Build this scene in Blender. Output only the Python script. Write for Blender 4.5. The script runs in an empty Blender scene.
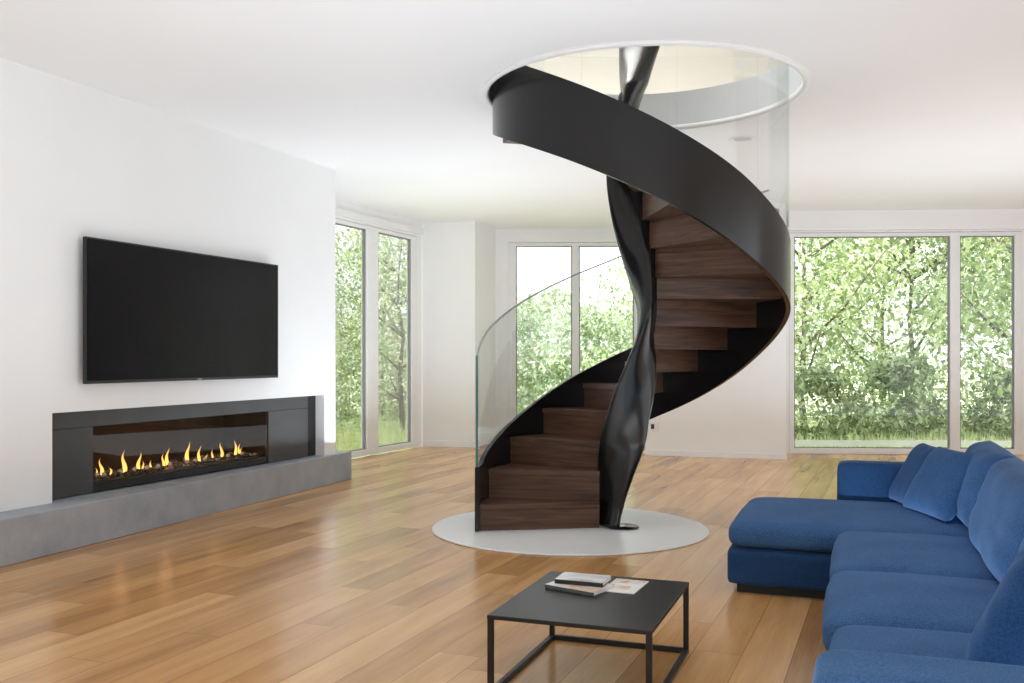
import bpy, bmesh, math, random
from mathutils import Vector, Matrix, noise
random.seed(7)
C = bpy.context.scene.collection
PI = math.pi
R = math.radians
# ------------------------------------------------------------------ survey constants
F, HZ, EYE, CEIL = 960.0, 357.0, 1.25, 3.125     # focal length in px, horizon row, eye height, ceiling height
def wline(px, p0, p1):
    """plan point on the wall line p0-p1 seen at image column px"""
    k = (px - 512) / F
    (x0, y0), (x1, y1) = p0, p1
    dx, dy = x1 - x0, y1 - y0
    t = (k * y0 - x0) / (dx - k * dy)
    return Vector((x0 + dx * t, y0 + dy * t))
# ------------------------------------------------------------------ object helpers
def link(o, parent=None):
    C.objects.link(o)
    if parent is not None: o.parent = parent
    return o
def obj(name, bm, m, parent=None, smooth=False):
    me = bpy.data.meshes.new(name)
    bmesh.ops.recalc_face_normals(bm, faces=bm.faces)
    bm.to_mesh(me); bm.free()
    if smooth:
        for p in me.polygons: p.use_smooth = True
    for mm in (m if isinstance(m, (list, tuple)) else [m]): me.materials.append(mm)
    return link(bpy.data.objects.new(name, me), parent)
def empty(name, loc=(0, 0, 0), rz=0, parent=None):
    o = bpy.data.objects.new(name, None); o.location = loc; o.rotation_euler = (0, 0, rz)
    o.empty_display_size = .2
    return link(o, parent)
def tag(o, label, cat, group=None, kind=None):
    o['label'] = label; o['category'] = cat
    if group: o['group'] = group
    if kind: o['kind'] = kind
    return o
def struct(o):
    o['kind'] = 'structure'; return o
def copy_tree(o, parent=None):
    c = o.copy(); C.objects.link(c)
    if parent is not None: c.parent = parent
    for ch in [k for k in C.objects if k.parent == o]: copy_tree(ch, c)
    return c
def bx(bm, x0, x1, y0, y1, z0, z1, M=None):
    vs = [bm.verts.new((x, y, z)) for z in (z0, z1) for y in (y0, y1) for x in (x0, x1)]
    for f in ((0, 2, 3, 1), (4, 5, 7, 6), (0, 1, 5, 4), (2, 6, 7, 3), (0, 4, 6, 2), (1, 3, 7, 5)):
        bm.faces.new([vs[i] for i in f])
    if M is not None:
        for v in vs: v.co = M @ v.co
    return vs
def box(*a, **k):
    bm = bmesh.new(); bx(bm, *a, **k); return bm
def bevel(o, w, seg=2):
    b = o.modifiers.new('bevel', 'BEVEL'); b.width = w; b.segments = seg; b.limit_method = 'ANGLE'; b.angle_limit = R(40)
    return o
def prism(bm, pts, z0, z1):
    """vertical prism from a plan polygon"""
    lo = [bm.verts.new((p[0], p[1], z0)) for p in pts]
    hi = [bm.verts.new((p[0], p[1], z1)) for p in pts]
    n = len(pts)
    bm.faces.new(lo[::-1]); bm.faces.new(hi)
    for i in range(n): bm.faces.new((lo[i], lo[(i + 1) % n], hi[(i + 1) % n], hi[i]))
def lathe(bm, prof, n=64, c=(0, 0, 0)):
    rings = []
    for r, z in prof:
        rings.append([bm.verts.new((c[0] + r * math.cos(2 * PI * i / n), c[1] + r * math.sin(2 * PI * i / n), c[2] + z)) for i in range(n)])
    return rings
def bridge(bm, rings, closed=False):
    n = len(rings[0]); m = len(rings)
    for j in range(m if closed else m - 1):
        a, b = rings[j], rings[(j + 1) % m]
        for i in range(n): bm.faces.new((a[i], a[(i + 1) % n], b[(i + 1) % n], b[i]))
def tube(bm, pts, rad, n=6):
    rings = []
    for k, p in enumerate(pts):
        a = Vector(pts[max(k - 1, 0)]); b = Vector(pts[min(k + 1, len(pts) - 1)])
        d = (b - a).normalized()
        s = d.orthogonal().normalized(); t = d.cross(s)
        r = rad[k] if isinstance(rad, (list, tuple)) else rad
        rings.append([bm.verts.new(Vector(p) + s * r * math.cos(2 * PI * i / n) + t * r * math.sin(2 * PI * i / n)) for i in range(n)])
    bridge(bm, rings)
    bm.faces.new(rings[0][::-1]); bm.faces.new(rings[-1])
# ------------------------------------------------------------------ materials
def mat(name):
    m = bpy.data.materials.new(name); m.use_nodes = True
    nt = m.node_tree; b = nt.nodes['Principled BSDF']
    return m, nt, b
def nd(nt, t, **kw):
    n = nt.nodes.new(t)
    for k, v in kw.items(): setattr(n, k, v)
    return n
def L(nt, a, b): nt.links.new(a, b)
def ramp(nt, cols):
    n = nd(nt, 'ShaderNodeValToRGB')
    e = n.color_ramp.elements
    while len(e) < len(cols): e.new(.5)
    for k, (p, c) in enumerate(cols):
        e[k].position = p; e[k].color = (*c, 1)
    return n
def mth(nt, op, a, b=None, c=None):
    n = nd(nt, 'ShaderNodeMath', operation=op)
    for i, v in enumerate((a, b, c)):
        if v is None: continue
        if isinstance(v, (int, float)): n.inputs[i].default_value = v
        else: L(nt, v, n.inputs[i])
    return n.outputs[0]
def simple(name, col, rough=.5, metal=0, var=.06, scale=8, bump=0, bscale=60, spec=.5, coat=0):
    m, nt, b = mat(name)
    tc = nd(nt, 'ShaderNodeTexCoord')
    no = nd(nt, 'ShaderNodeTexNoise'); no.inputs['Scale'].default_value = scale; no.inputs['Detail'].default_value = 4
    L(nt, tc.outputs['Object'], no.inputs['Vector'])
    r = ramp(nt, [(.3, tuple(c * (1 - var) for c in col)), (.7, tuple(min(1, c * (1 + var)) for c in col))])
    L(nt, no.outputs['Fac'], r.inputs[0]); L(nt, r.outputs[0], b.inputs['Base Color'])
    b.inputs['Roughness'].default_value = rough; b.inputs['Metallic'].default_value = metal
    b.inputs['Specular IOR Level'].default_value = spec
    if coat: b.inputs['Coat Weight'].default_value = coat
    if bump:
        n2 = nd(nt, 'ShaderNodeTexNoise'); n2.inputs['Scale'].default_value = bscale; n2.inputs['Detail'].default_value = 3
        L(nt, tc.outputs['Object'], n2.inputs['Vector'])
        bp = nd(nt, 'ShaderNodeBump'); bp.inputs['Strength'].default_value = bump; bp.inputs['Distance'].default_value = .01
        L(nt, n2.outputs['Fac'], bp.inputs['Height']); L(nt, bp.outputs['Normal'], b.inputs['Normal'])
    return m
M = {}
M['wall'] = simple('white_wall_paint', (.86, .86, .86), .6, var=.015, scale=1.5, bump=.03, bscale=150, spec=.3)
M['ceiling'] = simple('white_ceiling_paint', (.88, .88, .88), .8, var=.01, scale=1, spec=.2)
M['frame'] = simple('white_window_frame', (.82, .82, .82), .35, var=.02)
M['seal'] = simple('grey_window_seal', (.22, .23, .25), .5)
M['base'] = simple('white_baseboard', (.84, .84, .85), .45, var=.02)
M['upper'] = simple('cream_upper_wall', (.86, .855, .84), .8, var=.02, scale=.6)
M['slab'] = simple('pale_slab_edge', (.72, .75, .78), .6, var=.02)
M['black'] = simple('satin_black_steel', (.006, .006, .0065), .22, var=.1, scale=3, spec=.42)
M['black_in'] = simple('matt_black_steel', (.004, .004, .0045), .45, var=.1, spec=.25)
M['table'] = simple('black_powder_coat', (.012, .0125, .014), .36, var=.1, scale=20, bump=.03, bscale=300, spec=.4)
M['disc'] = simple('white_floor_disc', (.80, .82, .83), .35, var=.02, scale=3)
M['chrome'] = simple('dark_polished_steel', (.05, .05, .055), .12, metal=1, var=.02)
M['concrete'] = None
M['socket'] = simple('white_plastic', (.8, .8, .8), .4)
M['socket_dark'] = simple('dark_socket_holes', (.03, .03, .03), .5)
M['plinth'] = simple('black_plinth', (.01, .01, .012), .6)

def concrete():
    m, nt, b = mat('grey_concrete')
    tc = nd(nt, 'ShaderNodeTexCoord')
    n1 = nd(nt, 'ShaderNodeTexNoise'); n1.inputs['Scale'].default_value = 2.2; n1.inputs['Detail'].default_value = 8; n1.inputs['Roughness'].default_value = .65
    L(nt, tc.outputs['Object'], n1.inputs['Vector'])
    r = ramp(nt, [(.3, (.25, .275, .31)), (.52, (.335, .36, .40)), (.72, (.42, .445, .48))])
    L(nt, n1.outputs['Fac'], r.inputs[0]); L(nt, r.outputs[0], b.inputs['Base Color'])
    b.inputs['Roughness'].default_value = .55
    n2 = nd(nt, 'ShaderNodeTexNoise'); n2.inputs['Scale'].default_value = 45
    L(nt, tc.outputs['Object'], n2.inputs['Vector'])
    bp = nd(nt, 'ShaderNodeBump'); bp.inputs['Strength'].default_value = .12; bp.inputs['Distance'].default_value = .01
    L(nt, n2.outputs['Fac'], bp.inputs['Height']); L(nt, bp.outputs['Normal'], b.inputs['Normal'])
    return m
M['concrete'] = concrete()

def oak(ang):
    m, nt, b = mat('oak_plank_floor')
    tc = nd(nt, 'ShaderNodeTexCoord')
    mp = nd(nt, 'ShaderNodeMapping'); mp.inputs['Rotation'].default_value = (0, 0, ang)
    L(nt, tc.outputs['Object'], mp.inputs['Vector'])
    sx = nd(nt, 'ShaderNodeSeparateXYZ'); L(nt, mp.outputs[0], sx.inputs[0])
    W, LEN = .2, 2.1
    row = mth(nt, 'FLOOR', mth(nt, 'DIVIDE', sx.outputs['X'], W))
    wn = nd(nt, 'ShaderNodeTexWhiteNoise', noise_dimensions='1D'); L(nt, row, wn.inputs['W'])
    yy = mth(nt, 'ADD', mth(nt, 'DIVIDE', sx.outputs['Y'], LEN), mth(nt, 'MULTIPLY', wn.outputs['Value'], 7.0))
    col = mth(nt, 'FLOOR', yy)
    cid = nd(nt, 'ShaderNodeCombineXYZ'); L(nt, row, cid.inputs[0]); L(nt, col, cid.inputs[1])
    wn2 = nd(nt, 'ShaderNodeTexWhiteNoise', noise_dimensions='2D'); L(nt, cid.outputs[0], wn2.inputs['Vector'])
    # grain coordinates: shifted per plank, stretched along it
    ofs = mth(nt, 'MULTIPLY', wn2.outputs['Value'], 37.0)
    gx = nd(nt, 'ShaderNodeCombineXYZ')
    L(nt, mth(nt, 'ADD', mth(nt, 'MULTIPLY', sx.outputs['X'], 9.0), ofs), gx.inputs[0])
    L(nt, mth(nt, 'ADD', mth(nt, 'MULTIPLY', sx.outputs['Y'], .9), ofs), gx.inputs[1])
    g1 = nd(nt, 'ShaderNodeTexNoise'); g1.inputs['Scale'].default_value = 1.0; g1.inputs['Detail'].default_value = 6; g1.inputs['Distortion'].default_value = .35
    L(nt, gx.outputs[0], g1.inputs['Vector'])
    gf = nd(nt, 'ShaderNodeCombineXYZ')
    L(nt, mth(nt, 'ADD', mth(nt, 'MULTIPLY', sx.outputs['X'], 90.0), ofs), gf.inputs[0])
    L(nt, mth(nt, 'MULTIPLY', sx.outputs['Y'], 4.0), gf.inputs[1])
    g2 = nd(nt, 'ShaderNodeTexNoise'); g2.inputs['Scale'].default_value = 1.0; g2.inputs['Detail'].default_value = 3
    L(nt, gf.outputs[0], g2.inputs['Vector'])
    # knots
    kx = nd(nt, 'ShaderNodeCombineXYZ')
    L(nt, mth(nt, 'MULTIPLY', sx.outputs['X'], 2.4), kx.inputs[0]); L(nt, mth(nt, 'MULTIPLY', sx.outputs['Y'], 1.0), kx.inputs[1])
    vo = nd(nt, 'ShaderNodeTexVoronoi'); vo.inputs['Scale'].default_value = .7
    L(nt, kx.outputs[0], vo.inputs['Vector'])
    knot = nd(nt, 'ShaderNodeMapRange'); knot.inputs['From Min'].default_value = .015; knot.inputs['From Max'].default_value = .07
    L(nt, vo.outputs['Distance'], knot.inputs['Value'])
    tone = mth(nt, 'ADD', mth(nt, 'ADD', mth(nt, 'MULTIPLY', wn2.outputs['Value'], .30), .03), mth(nt, 'ADD', mth(nt, 'MULTIPLY', g1.outputs['Fac'], .62), mth(nt, 'MULTIPLY', g2.outputs['Fac'], .22)))
    r = ramp(nt, [(.28, OAK[0]), (.57, OAK[1]), (.88, OAK[2])])
    L(nt, tone, r.inputs[0])
    mk = nd(nt, 'ShaderNodeMix', data_type='RGBA'); mk.inputs['A'].default_value = (.16, .075, .03, 1)
    L(nt, mth(nt, 'ADD', mth(nt, 'MULTIPLY', knot.outputs[0], .3), .7), mk.inputs['Factor']); L(nt, r.outputs[0], mk.inputs['B'])
    # joints
    fx = mth(nt, 'FRACT', mth(nt, 'DIVIDE', sx.outputs['X'], W))
    fy = mth(nt, 'FRACT', yy)
    ex = mth(nt, 'MINIMUM', fx, mth(nt, 'SUBTRACT', 1.0, fx))
    ey = mth(nt, 'MULTIPLY', mth(nt, 'MINIMUM', fy, mth(nt, 'SUBTRACT', 1.0, fy)), LEN / W)
    e = mth(nt, 'MINIMUM', ex, ey)
    er = nd(nt, 'ShaderNodeMapRange'); er.inputs['From Min'].default_value = .004; er.inputs['From Max'].default_value = .016
    L(nt, e, er.inputs['Value'])
    mj = nd(nt, 'ShaderNodeMix', data_type='RGBA'); mj.inputs['A'].default_value = (.15, .075, .033, 1)
    L(nt, mth(nt, 'ADD', mth(nt, 'MULTIPLY', er.outputs[0], .65), .35), mj.inputs['Factor']); L(nt, mk.outputs['Result'], mj.inputs['B'])
    L(nt, mj.outputs['Result'], b.inputs['Base Color'])
    L(nt, mth(nt, 'ADD', mth(nt, 'MULTIPLY', g1.outputs['Fac'], .12), .17), b.inputs['Roughness'])
    b.inputs['Specular IOR Level'].default_value = .45
    bp = nd(nt, 'ShaderNodeBump'); bp.inputs['Strength'].default_value = .25; bp.inputs['Distance'].default_value = .002
    L(nt, mth(nt, 'ADD', er.outputs[0], mth(nt, 'MULTIPLY', g2.outputs['Fac'], .15)), bp.inputs['Height']); L(nt, bp.outputs['Normal'], b.inputs['Normal'])
    return m
OAK = ((.29, .135, .042), (.57, .305, .112), (.78, .47, .21))

def walnut():
    m, nt, b = mat('dark_walnut')
    tc = nd(nt, 'ShaderNodeTexCoord')
    mp = nd(nt, 'ShaderNodeMapping'); mp.inputs['Scale'].default_value = (3.0, 60, 40)
    L(nt, tc.outputs['Object'], mp.inputs['Vector'])
    n1 = nd(nt, 'ShaderNodeTexNoise'); n1.inputs['Scale'].default_value = .7; n1.inputs['Detail'].default_value = 7; n1.inputs['Distortion'].default_value = 1.2
    L(nt, mp.outputs[0], n1.inputs['Vector'])
    r = ramp(nt, [(.3, (.042, .020, .0115)), (.5, (.085, .042, .024)), (.72, (.135, .072, .043))])
    L(nt, n1.outputs['Fac'], r.inputs[0]); L(nt, r.outputs[0], b.inputs['Base Color'])
    b.inputs['Roughness'].default_value = .4; b.inputs['Specular IOR Level'].default_value = .35
    return m
M['walnut'] = walnut()

def fabric(name, c0, c1, sc=170):
    m, nt, b = mat(name)
    tc = nd(nt, 'ShaderNodeTexCoord')
    n1 = nd(nt, 'ShaderNodeTexNoise'); n1.inputs['Scale'].default_value = sc; n1.inputs['Detail'].default_value = 2
    n2 = nd(nt, 'ShaderNodeTexNoise'); n2.inputs['Scale'].default_value = 4; n2.inputs['Detail'].default_value = 3
    L(nt, tc.outputs['Object'], n1.inputs['Vector']); L(nt, tc.outputs['Object'], n2.inputs['Vector'])
    r = ramp(nt, [(.32, c0), (.7, c1)])
    L(nt, mth(nt, 'ADD', mth(nt, 'MULTIPLY', n1.outputs['Fac'], .7), mth(nt, 'MULTIPLY', n2.outputs['Fac'], .3)), r.inputs[0])
    L(nt, r.outputs[0], b.inputs['Base Color'])
    b.inputs['Roughness'].default_value = .9; b.inputs['Specular IOR Level'].default_value = .15
    b.inputs['Sheen Weight'].default_value = .12; b.inputs['Sheen Roughness'].default_value = .45
    b.inputs['Sheen Tint'].default_value = (.35, .55, .9, 1)
    bp = nd(nt, 'ShaderNodeBump'); bp.inputs['Strength'].default_value = .35; bp.inputs['Distance'].default_value = .002
    L(nt, n1.outputs['Fac'], bp.inputs['Height']); L(nt, bp.outputs['Normal'], b.inputs['Normal'])
    return m
M['blue_half_lit'] = fabric('half_lit_blue_woven_fabric', (.015, .048, .138), (.046, .115, .255))  # one sofa fabric; lit, half-lit and shaded tones painted as separate colours
M['blue'] = fabric('lit_blue_woven_fabric', (.024, .070, .19), (.070, .165, .345))
M['blue_shaded'] = fabric('shaded_blue_woven_fabric', (.009, .034, .105), (.023, .072, .18))

def glass(name, tint, rough=0.0, refl=1.0):
    m, nt, b = mat(name)
    nt.nodes.remove(b)
    out = nt.nodes['Material Output']
    tr = nd(nt, 'ShaderNodeBsdfTransparent'); tr.inputs[0].default_value = (*tint, 1)
    gl = nd(nt, 'ShaderNodeBsdfGlossy'); gl.inputs['Roughness'].default_value = rough
    fr = nd(nt, 'ShaderNodeFresnel'); fr.inputs['IOR'].default_value = 1.45
    mx = nd(nt, 'ShaderNodeMixShader')
    L(nt, mth(nt, 'MULTIPLY', fr.outputs[0], refl), mx.inputs[0]); L(nt, tr.outputs[0], mx.inputs[1]); L(nt, gl.outputs[0], mx.inputs[2])
    L(nt, mx.outputs[0], out.inputs['Surface'])
    return m
M['pane'] = glass('clear_window_glass', (.985, .99, .985), 0, .6)
M['rail_glass'] = glass('clear_balustrade_glass', (.975, .985, .985), 0, .28)
M['fire_glass'] = glass('fireplace_glass', (.95, .93, .90), 0, .03)
M['glass_edge'] = simple('teal_glass_edge', (.035, .12, .115), .2)
M['glass_top'] = simple('pale_glass_edge', (.30, .34, .35), .25)

def leaf(name, stops, trans=.45):
    m, nt, b = mat(name)
    nt.nodes.remove(b)
    out = nt.nodes['Material Output']
    ge = nd(nt, 'ShaderNodeNewGeometry')
    r = ramp(nt, stops); L(nt, ge.outputs['Random Per Island'], r.inputs[0])
    d = nd(nt, 'ShaderNodeBsdfDiffuse'); t = nd(nt, 'ShaderNodeBsdfTranslucent')
    L(nt, r.outputs[0], d.inputs[0]); L(nt, r.outputs[0], t.inputs[0])
    mx = nd(nt, 'ShaderNodeMixShader'); mx.inputs[0].default_value = trans
    L(nt, d.outputs[0], mx.inputs[1]); L(nt, t.outputs[0], mx.inputs[2]); L(nt, mx.outputs[0], out.inputs['Surface'])
    return m
M['leaf_a'] = leaf('fresh_green_leaves', [(0, (.22, .30, .14)), (.35, (.43, .52, .25)), (.7, (.66, .74, .43)), (1, (.95, .97, .84))], .5)  # paled leaf tones carry outdoor glare and haze in their colour
M['leaf_b'] = leaf('mid_green_leaves', [(0, (.17, .23, .12)), (.4, (.35, .43, .24)), (.75, (.57, .65, .40)), (1, (.93, .96, .82))], .5)
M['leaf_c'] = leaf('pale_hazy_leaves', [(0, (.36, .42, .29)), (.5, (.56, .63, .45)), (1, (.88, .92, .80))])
M['bark'] = simple('grey_brown_bark', (.15, .125, .11), .9, var=.4, scale=12, bump=.4, bscale=30)
M['grass'] = simple('sunny_lawn', (.66, .72, .42), .95, var=.3, scale=2.5)
M['blade'] = leaf('grass_blades', [(0, (.50, .58, .28)), (.5, (.70, .77, .42)), (1, (.90, .93, .66))])
M['terrace'] = simple('pale_terrace_stone', (.62, .62, .60), .7)

def wood_tv():
    m, nt, b = mat('glossy_tv_screen')
    tc = nd(nt, 'ShaderNodeTexCoord'); no = nd(nt, 'ShaderNodeTexNoise'); no.inputs['Scale'].default_value = 2
    L(nt, tc.outputs['Object'], no.inputs['Vector'])
    r = ramp(nt, [(.3, (.0035, .0035, .004)), (.7, (.005, .005, .006))]); L(nt, no.outputs['Fac'], r.inputs[0]); L(nt, r.outputs[0], b.inputs['Base Color'])
    b.inputs['Roughness'].default_value = .22; b.inputs['Specular IOR Level'].default_value = .16
    return m
M['screen'] = wood_tv()
M['tv_body'] = simple('black_tv_casing', (.006, .006, .007), .35)
M['tv_mark'] = simple('grey_tv_mark', (.35, .35, .36), .4)

# ------------------------------------------------------------------ camera
cam_d = bpy.data.cameras.new('camera'); cam = bpy.data.objects.new('camera', cam_d); C.objects.link(cam)
cam.location = (0, 0, EYE); cam.rotation_euler = (R(90), 0, 0)
cam_d.sensor_width = 36; cam_d.lens = F / 1024 * 36; cam_d.shift_y = (HZ - 341.5) / 1024
cam_d.clip_end = 300
bpy.context.scene.camera = cam

# ------------------------------------------------------------------ plan of the room
WL0, WL1 = Vector((-3.20, 6.0)), Vector((-1.775, 9.6))          # left wall face
dL = (WL1 - WL0).normalized(); nL = Vector((dL.y, -dL.x))        # along it, and out into the room
WL_near = WL0 - dL * 9.5
WLend = wline(335.5, WL0, WL1)
ANG_L = math.atan2(dL.y, dL.x)
def wallM(p, d):                                                  # local x along d, local y into the wall (away from room), z up
    n = Vector((-d.y, d.x))
    return Matrix(((d.x, n.x, 0, p.x), (d.y, n.y, 0, p.y), (0, 0, 1, 0), (0, 0, 0, 1)))
ML = wallM(WL0, dL)
def sL(px, off=0.0):
    p = wline(px, WL0 + nL * off, WL1 + nL * off)
    return (p - WL0).dot(dL)
A1, B1 = Vector((-2.108, 11.5)), Vector((-1.256, 13.4))          # left window plane
P_col = Vector((-.511, 13.25)); P_side = Vector((-.242, 14.06))
B2_end = Vector((2.10, 13.98))                                    # back wall with the middle window
W3a, W3b = Vector((1.69, 12.2)), Vector((3.339, 11.7))            # white wall panel behind the stair
A3, B3 = Vector((3.575, 12.4)), Vector((7.6, 12.2))                # right window plane

# floor
bm = bmesh.new()
d1 = (B1 - A1).normalized()
A1n = A1 - d1 * 2.4
pts = [(-9, -4), (9.5, -4), (9.5, 12.18), (B3.x, B3.y), (A3.x, A3.y), (W3a.x, W3a.y + .3), (B2_end.x, B2_end.y), (P_side.x, P_side.y), (B1.x, B1.y), (A1.x, A1.y), (A1n.x, A1n.y), (-9, A1n.y - .2)]
prism(bm, pts, -.1, 0)
struct(obj('floor', bm, oak(math.atan2(.40, 1.0))))
# ceiling slab with the round stair opening
HC, HR = (.925, 6.82), 1.10
def ring_slab(poly, z0, z1, n=120):
    """slab with the outline poly (seen whole from the opening's centre) and the round opening"""
    bm = bmesh.new()
    angs = sorted(set([2 * PI * i / n for i in range(n)] + [math.atan2(p[1] - HC[1], p[0] - HC[0]) % (2 * PI) for p in poly]))
    def out_r(c, s):
        best = 1e9
        for (ax, ay), (bx_, by_) in zip(poly, poly[1:] + poly[:1]):
            ex, ey = bx_ - ax, by_ - ay
            den = c * ey - s * ex
            if abs(den) < 1e-9: continue
            t = ((ax - HC[0]) * ey - (ay - HC[1]) * ex) / den
            w = ((ax - HC[0]) * s - (ay - HC[1]) * c) / den
            if t > .1 and -1e-6 <= w <= 1 + 1e-6: best = min(best, t)
        return best
    rings = []
    for z in (z0, z1):
        inn, out = [], []
        for a in angs:
            c, s = math.cos(a), math.sin(a); t = out_r(c, s)
            inn.append(bm.verts.new((HC[0] + HR * c, HC[1] + HR * s, z))); out.append(bm.verts.new((HC[0] + t * c, HC[1] + t * s, z)))
        rings.append((inn, out))
    m = len(angs)
    (i0, o0), (i1, o1) = rings
    for k in range(m):
        q = (k + 1) % m
        bm.faces.new((i0[k], o0[k], o0[q], i0[q])); bm.faces.new((i1[k], i1[q], o1[q], o1[k]))
        bm.faces.new((o0[k], o1[k], o1[q], o0[q])); f = bm.faces.new((i0[k], i0[q], i1[q], i1[k])); f.material_index = 1
    return bm
SLAB = .29
struct(obj('ceiling', ring_slab([(-9, -4), (9.5, -4), (9.5, 12.2), (A3.x - .02, A3.y + .09), (A3.x - .03, A3.y + .3), (B2_end.x, B2_end.y + .09), (P_side.x - .06, P_side.y + .09), (B1.x - .10, B1.y + .12), (A1n.x - .10, A1n.y + .04), (-9, A1n.y - .2)], CEIL, CEIL + SLAB), [M['ceiling'], M['slab']]))
bm = bmesh.new()
rg = lathe(bm, [(HR - .004, CEIL + .02), (HR - .004, CEIL - .018), (HR + .010, CEIL - .024), (HR + .040, CEIL - .016), (HR + .045, CEIL + .004)], 128, (HC[0], HC[1], 0))
bridge(bm, rg, True)
struct(obj('trim_1', bm, M['frame'], smooth=True))
# upper storey seen through the opening
bm = bmesh.new(); bx(bm, -9, 9.5, 14.4, 14.6, CEIL + SLAB, 5.75); struct(obj('wall_upper_back', bm, M['upper']))
bm = bmesh.new(); bx(bm, -6.2, -6, 0, 14.4, CEIL + SLAB, 5.75); struct(obj('wall_upper_left', bm, M['upper']))
bm = bmesh.new(); bx(bm, 7.3, 7.5, 0, 14.4, CEIL + SLAB, 5.75); struct(obj('wall_upper_right', bm, M['upper']))
bm = bmesh.new(); bx(bm, -6.2, 7.5, 0, 14.6, 5.75, 5.9); struct(obj('ceiling_upper', bm, M['upper']))

bm = bmesh.new(); bx(bm, -6.2, 7.5, 11, 14.6, CEIL + SLAB + .001, CEIL + SLAB + .03); bx(bm, -6.2, -1.3, 0, 11, CEIL + SLAB + .001, CEIL + SLAB + .03); struct(obj('floor_upper', bm, M['upper']))
bm = bmesh.new(); bx(bm, -6, 7.3, -.2, 0, CEIL + SLAB, 5.75); struct(obj('wall_upper_front', bm, M['upper']))
# ------------------------------------------------------------------ left wall with the fireplace recess
TOP = CEIL
s_end = (WLend - WL0).dot(dL)
s0 = sL(52.2); s1 = sL(324.4)
HEARTH = .282
def zL(px, y, off=0.0):
    p = wline(px, WL0 + nL * off, WL1 + nL * off); return EYE + (HZ - y) * p.y / F
zt = (zL(52.2, 412.9) + zL(324.4, 395.2)) / 2
bm = bmesh.new()
TH = .75
bx(bm, -9.5, s0, 0, TH, 0, TOP, ML)
bx(bm, s1, s_end, 0, TH, 0, TOP, ML)
bx(bm, s0, s1, 0, TH, zt, TOP, ML)
bx(bm, s0, s1, .66, TH, 0, zt, ML)
bx(bm, s0, s1, 0, .66, 0, HEARTH - .02, ML)
struct(obj('wall_left', bm, M['wall']))
# short return wall joining the left wall to the left window
e0 = WLend + Vector((-dL.y, dL.x)) * TH
bm = bmesh.new()
prism(bm, [(e0.x, e0.y), (WLend.x - .02 * dL.x + (e0.x - WLend.x) * .9, WLend.y - .02 * dL.y + (e0.y - WLend.y) * .9), (A1n.x - .1, A1n.y - .3), (A1n.x - .1, A1n.y)], 0, TOP)
struct(obj('wall_left_return', bm, M['wall']))
# hearth bench (slightly proud of the wall towards the camera)
hp0 = Vector(((-60 - 512) / F * 5.31, 5.31)); hp1 = Vector(((351.7 - 512) / F * 9.84, 9.84))
dh = (hp1 - hp0).normalized(); hend = .22
q0 = hp0 + Vector((-dL.y, dL.x)) * .6
back0 = WL0 + dL * (-2.6) + nL * .003
back1 = WL0 + dL * (s_end + .003) + nL * .003
back2 = back1 - nL * .30; back3 = hp1 - nL * .30
hn = hp0 - dh * 2.2
bm = bmesh.new()
prism(bm, [(hn.x, hn.y), (hp1.x, hp1.y), (back3.x, back3.y), (back2.x + dL.x * .003, back2.y + dL.y * .003), (back1.x, back1.y), (back0.x, back0.y)], 0.001, HEARTH)
hearth = obj('hearth_bench', bm, M['concrete']); bevel(hearth, .004, 1)
tag(hearth, 'long low grey concrete hearth bench along the white wall under the fireplace', 'hearth')

# fireplace: local frame on the left wall
fire = empty('gas_fireplace', (0, 0, 0)); fire.matrix_world = ML
tag(fire, 'wide dark framed ribbon gas fireplace burning in the white wall recess', 'fireplace')
charcoal = simple('charcoal_fire_surround', (.050, .050, .050), .45, var=.12, scale=4, bump=.03)
darkstrip = simple('gloss_black_panel', (.010, .010, .012), .18)
glow_brown = simple('brown_black_firebox', (.045, .022, .012), .7, var=.45, scale=2.0, spec=.15)  # the fire's brown glow is put into the firebox base colour
soot2 = simple('black_burner_tray', (.008, .008, .008), .4)
REC = .10
def s_rec(px): return sL(px, -REC)
def zr(px, y): return zL(px, y, -REC)
fo0, fo1 = s_rec(93), s_rec(268.5)
fz1 = (zr(93, 427.5) + zr(268.5, 411.5)) / 2
fz0 = HEARTH + .018
fs1 = s_rec(308)
e = .003
obj('surround_panel', box(s0 + e, fo0, REC, REC + .03, HEARTH + e, fz1 + e), charcoal, fire)
obj('surround_panel', box(s0 + e, fs1, REC, REC + .03, fz1 + 2 * e, zt - e), charcoal, fire)
obj('surround_panel', box(fo1, fs1, REC, REC + .03, HEARTH + e, fz1 + e), charcoal, fire)
obj('side_panel', box(fs1 + e, s1 - e, REC, REC + .03, HEARTH + e, zt - e), darkstrip, fire)
obj('recess_floor', box(s0 + e, s1 - e, 0.004, REC - e, HEARTH - .018, HEARTH - .001), M['concrete'], fire)
bm = bmesh.new()
fb0, fb1 = REC + .032, REC + .50
bx(bm, fo0 - .02, fo1 + .02, fb1, fb1 + .02, fz0 - .02, fz1 + .02)
bx(bm, fo0 - .02, fo0, fb0, fb1, fz0 - .02, fz1 + .02)
bx(bm, fo1, fo1 + .02, fb0, fb1, fz0 - .02, fz1 + .02)
bx(bm, fo0, fo1, fb0, fb1, fz1, fz1 + .02)
bx(bm, fo0, fo1, fb0, fb1, fz0 - .02, fz0)
obj('firebox', bm, glow_brown, fire)
obj('burner_tray', box(fo0 + e, fo1 - e, REC + .012, REC + .05, HEARTH + e, HEARTH + .062), soot2, fire)
BEDZ = HEARTH + .088
bm = bmesh.new()
rnd = random.Random(3)
bx(bm, fo0 + .01, fo1 - .01, REC + .055, fb1 - .01, fz0 + .003, BEDZ - .012)
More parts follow.
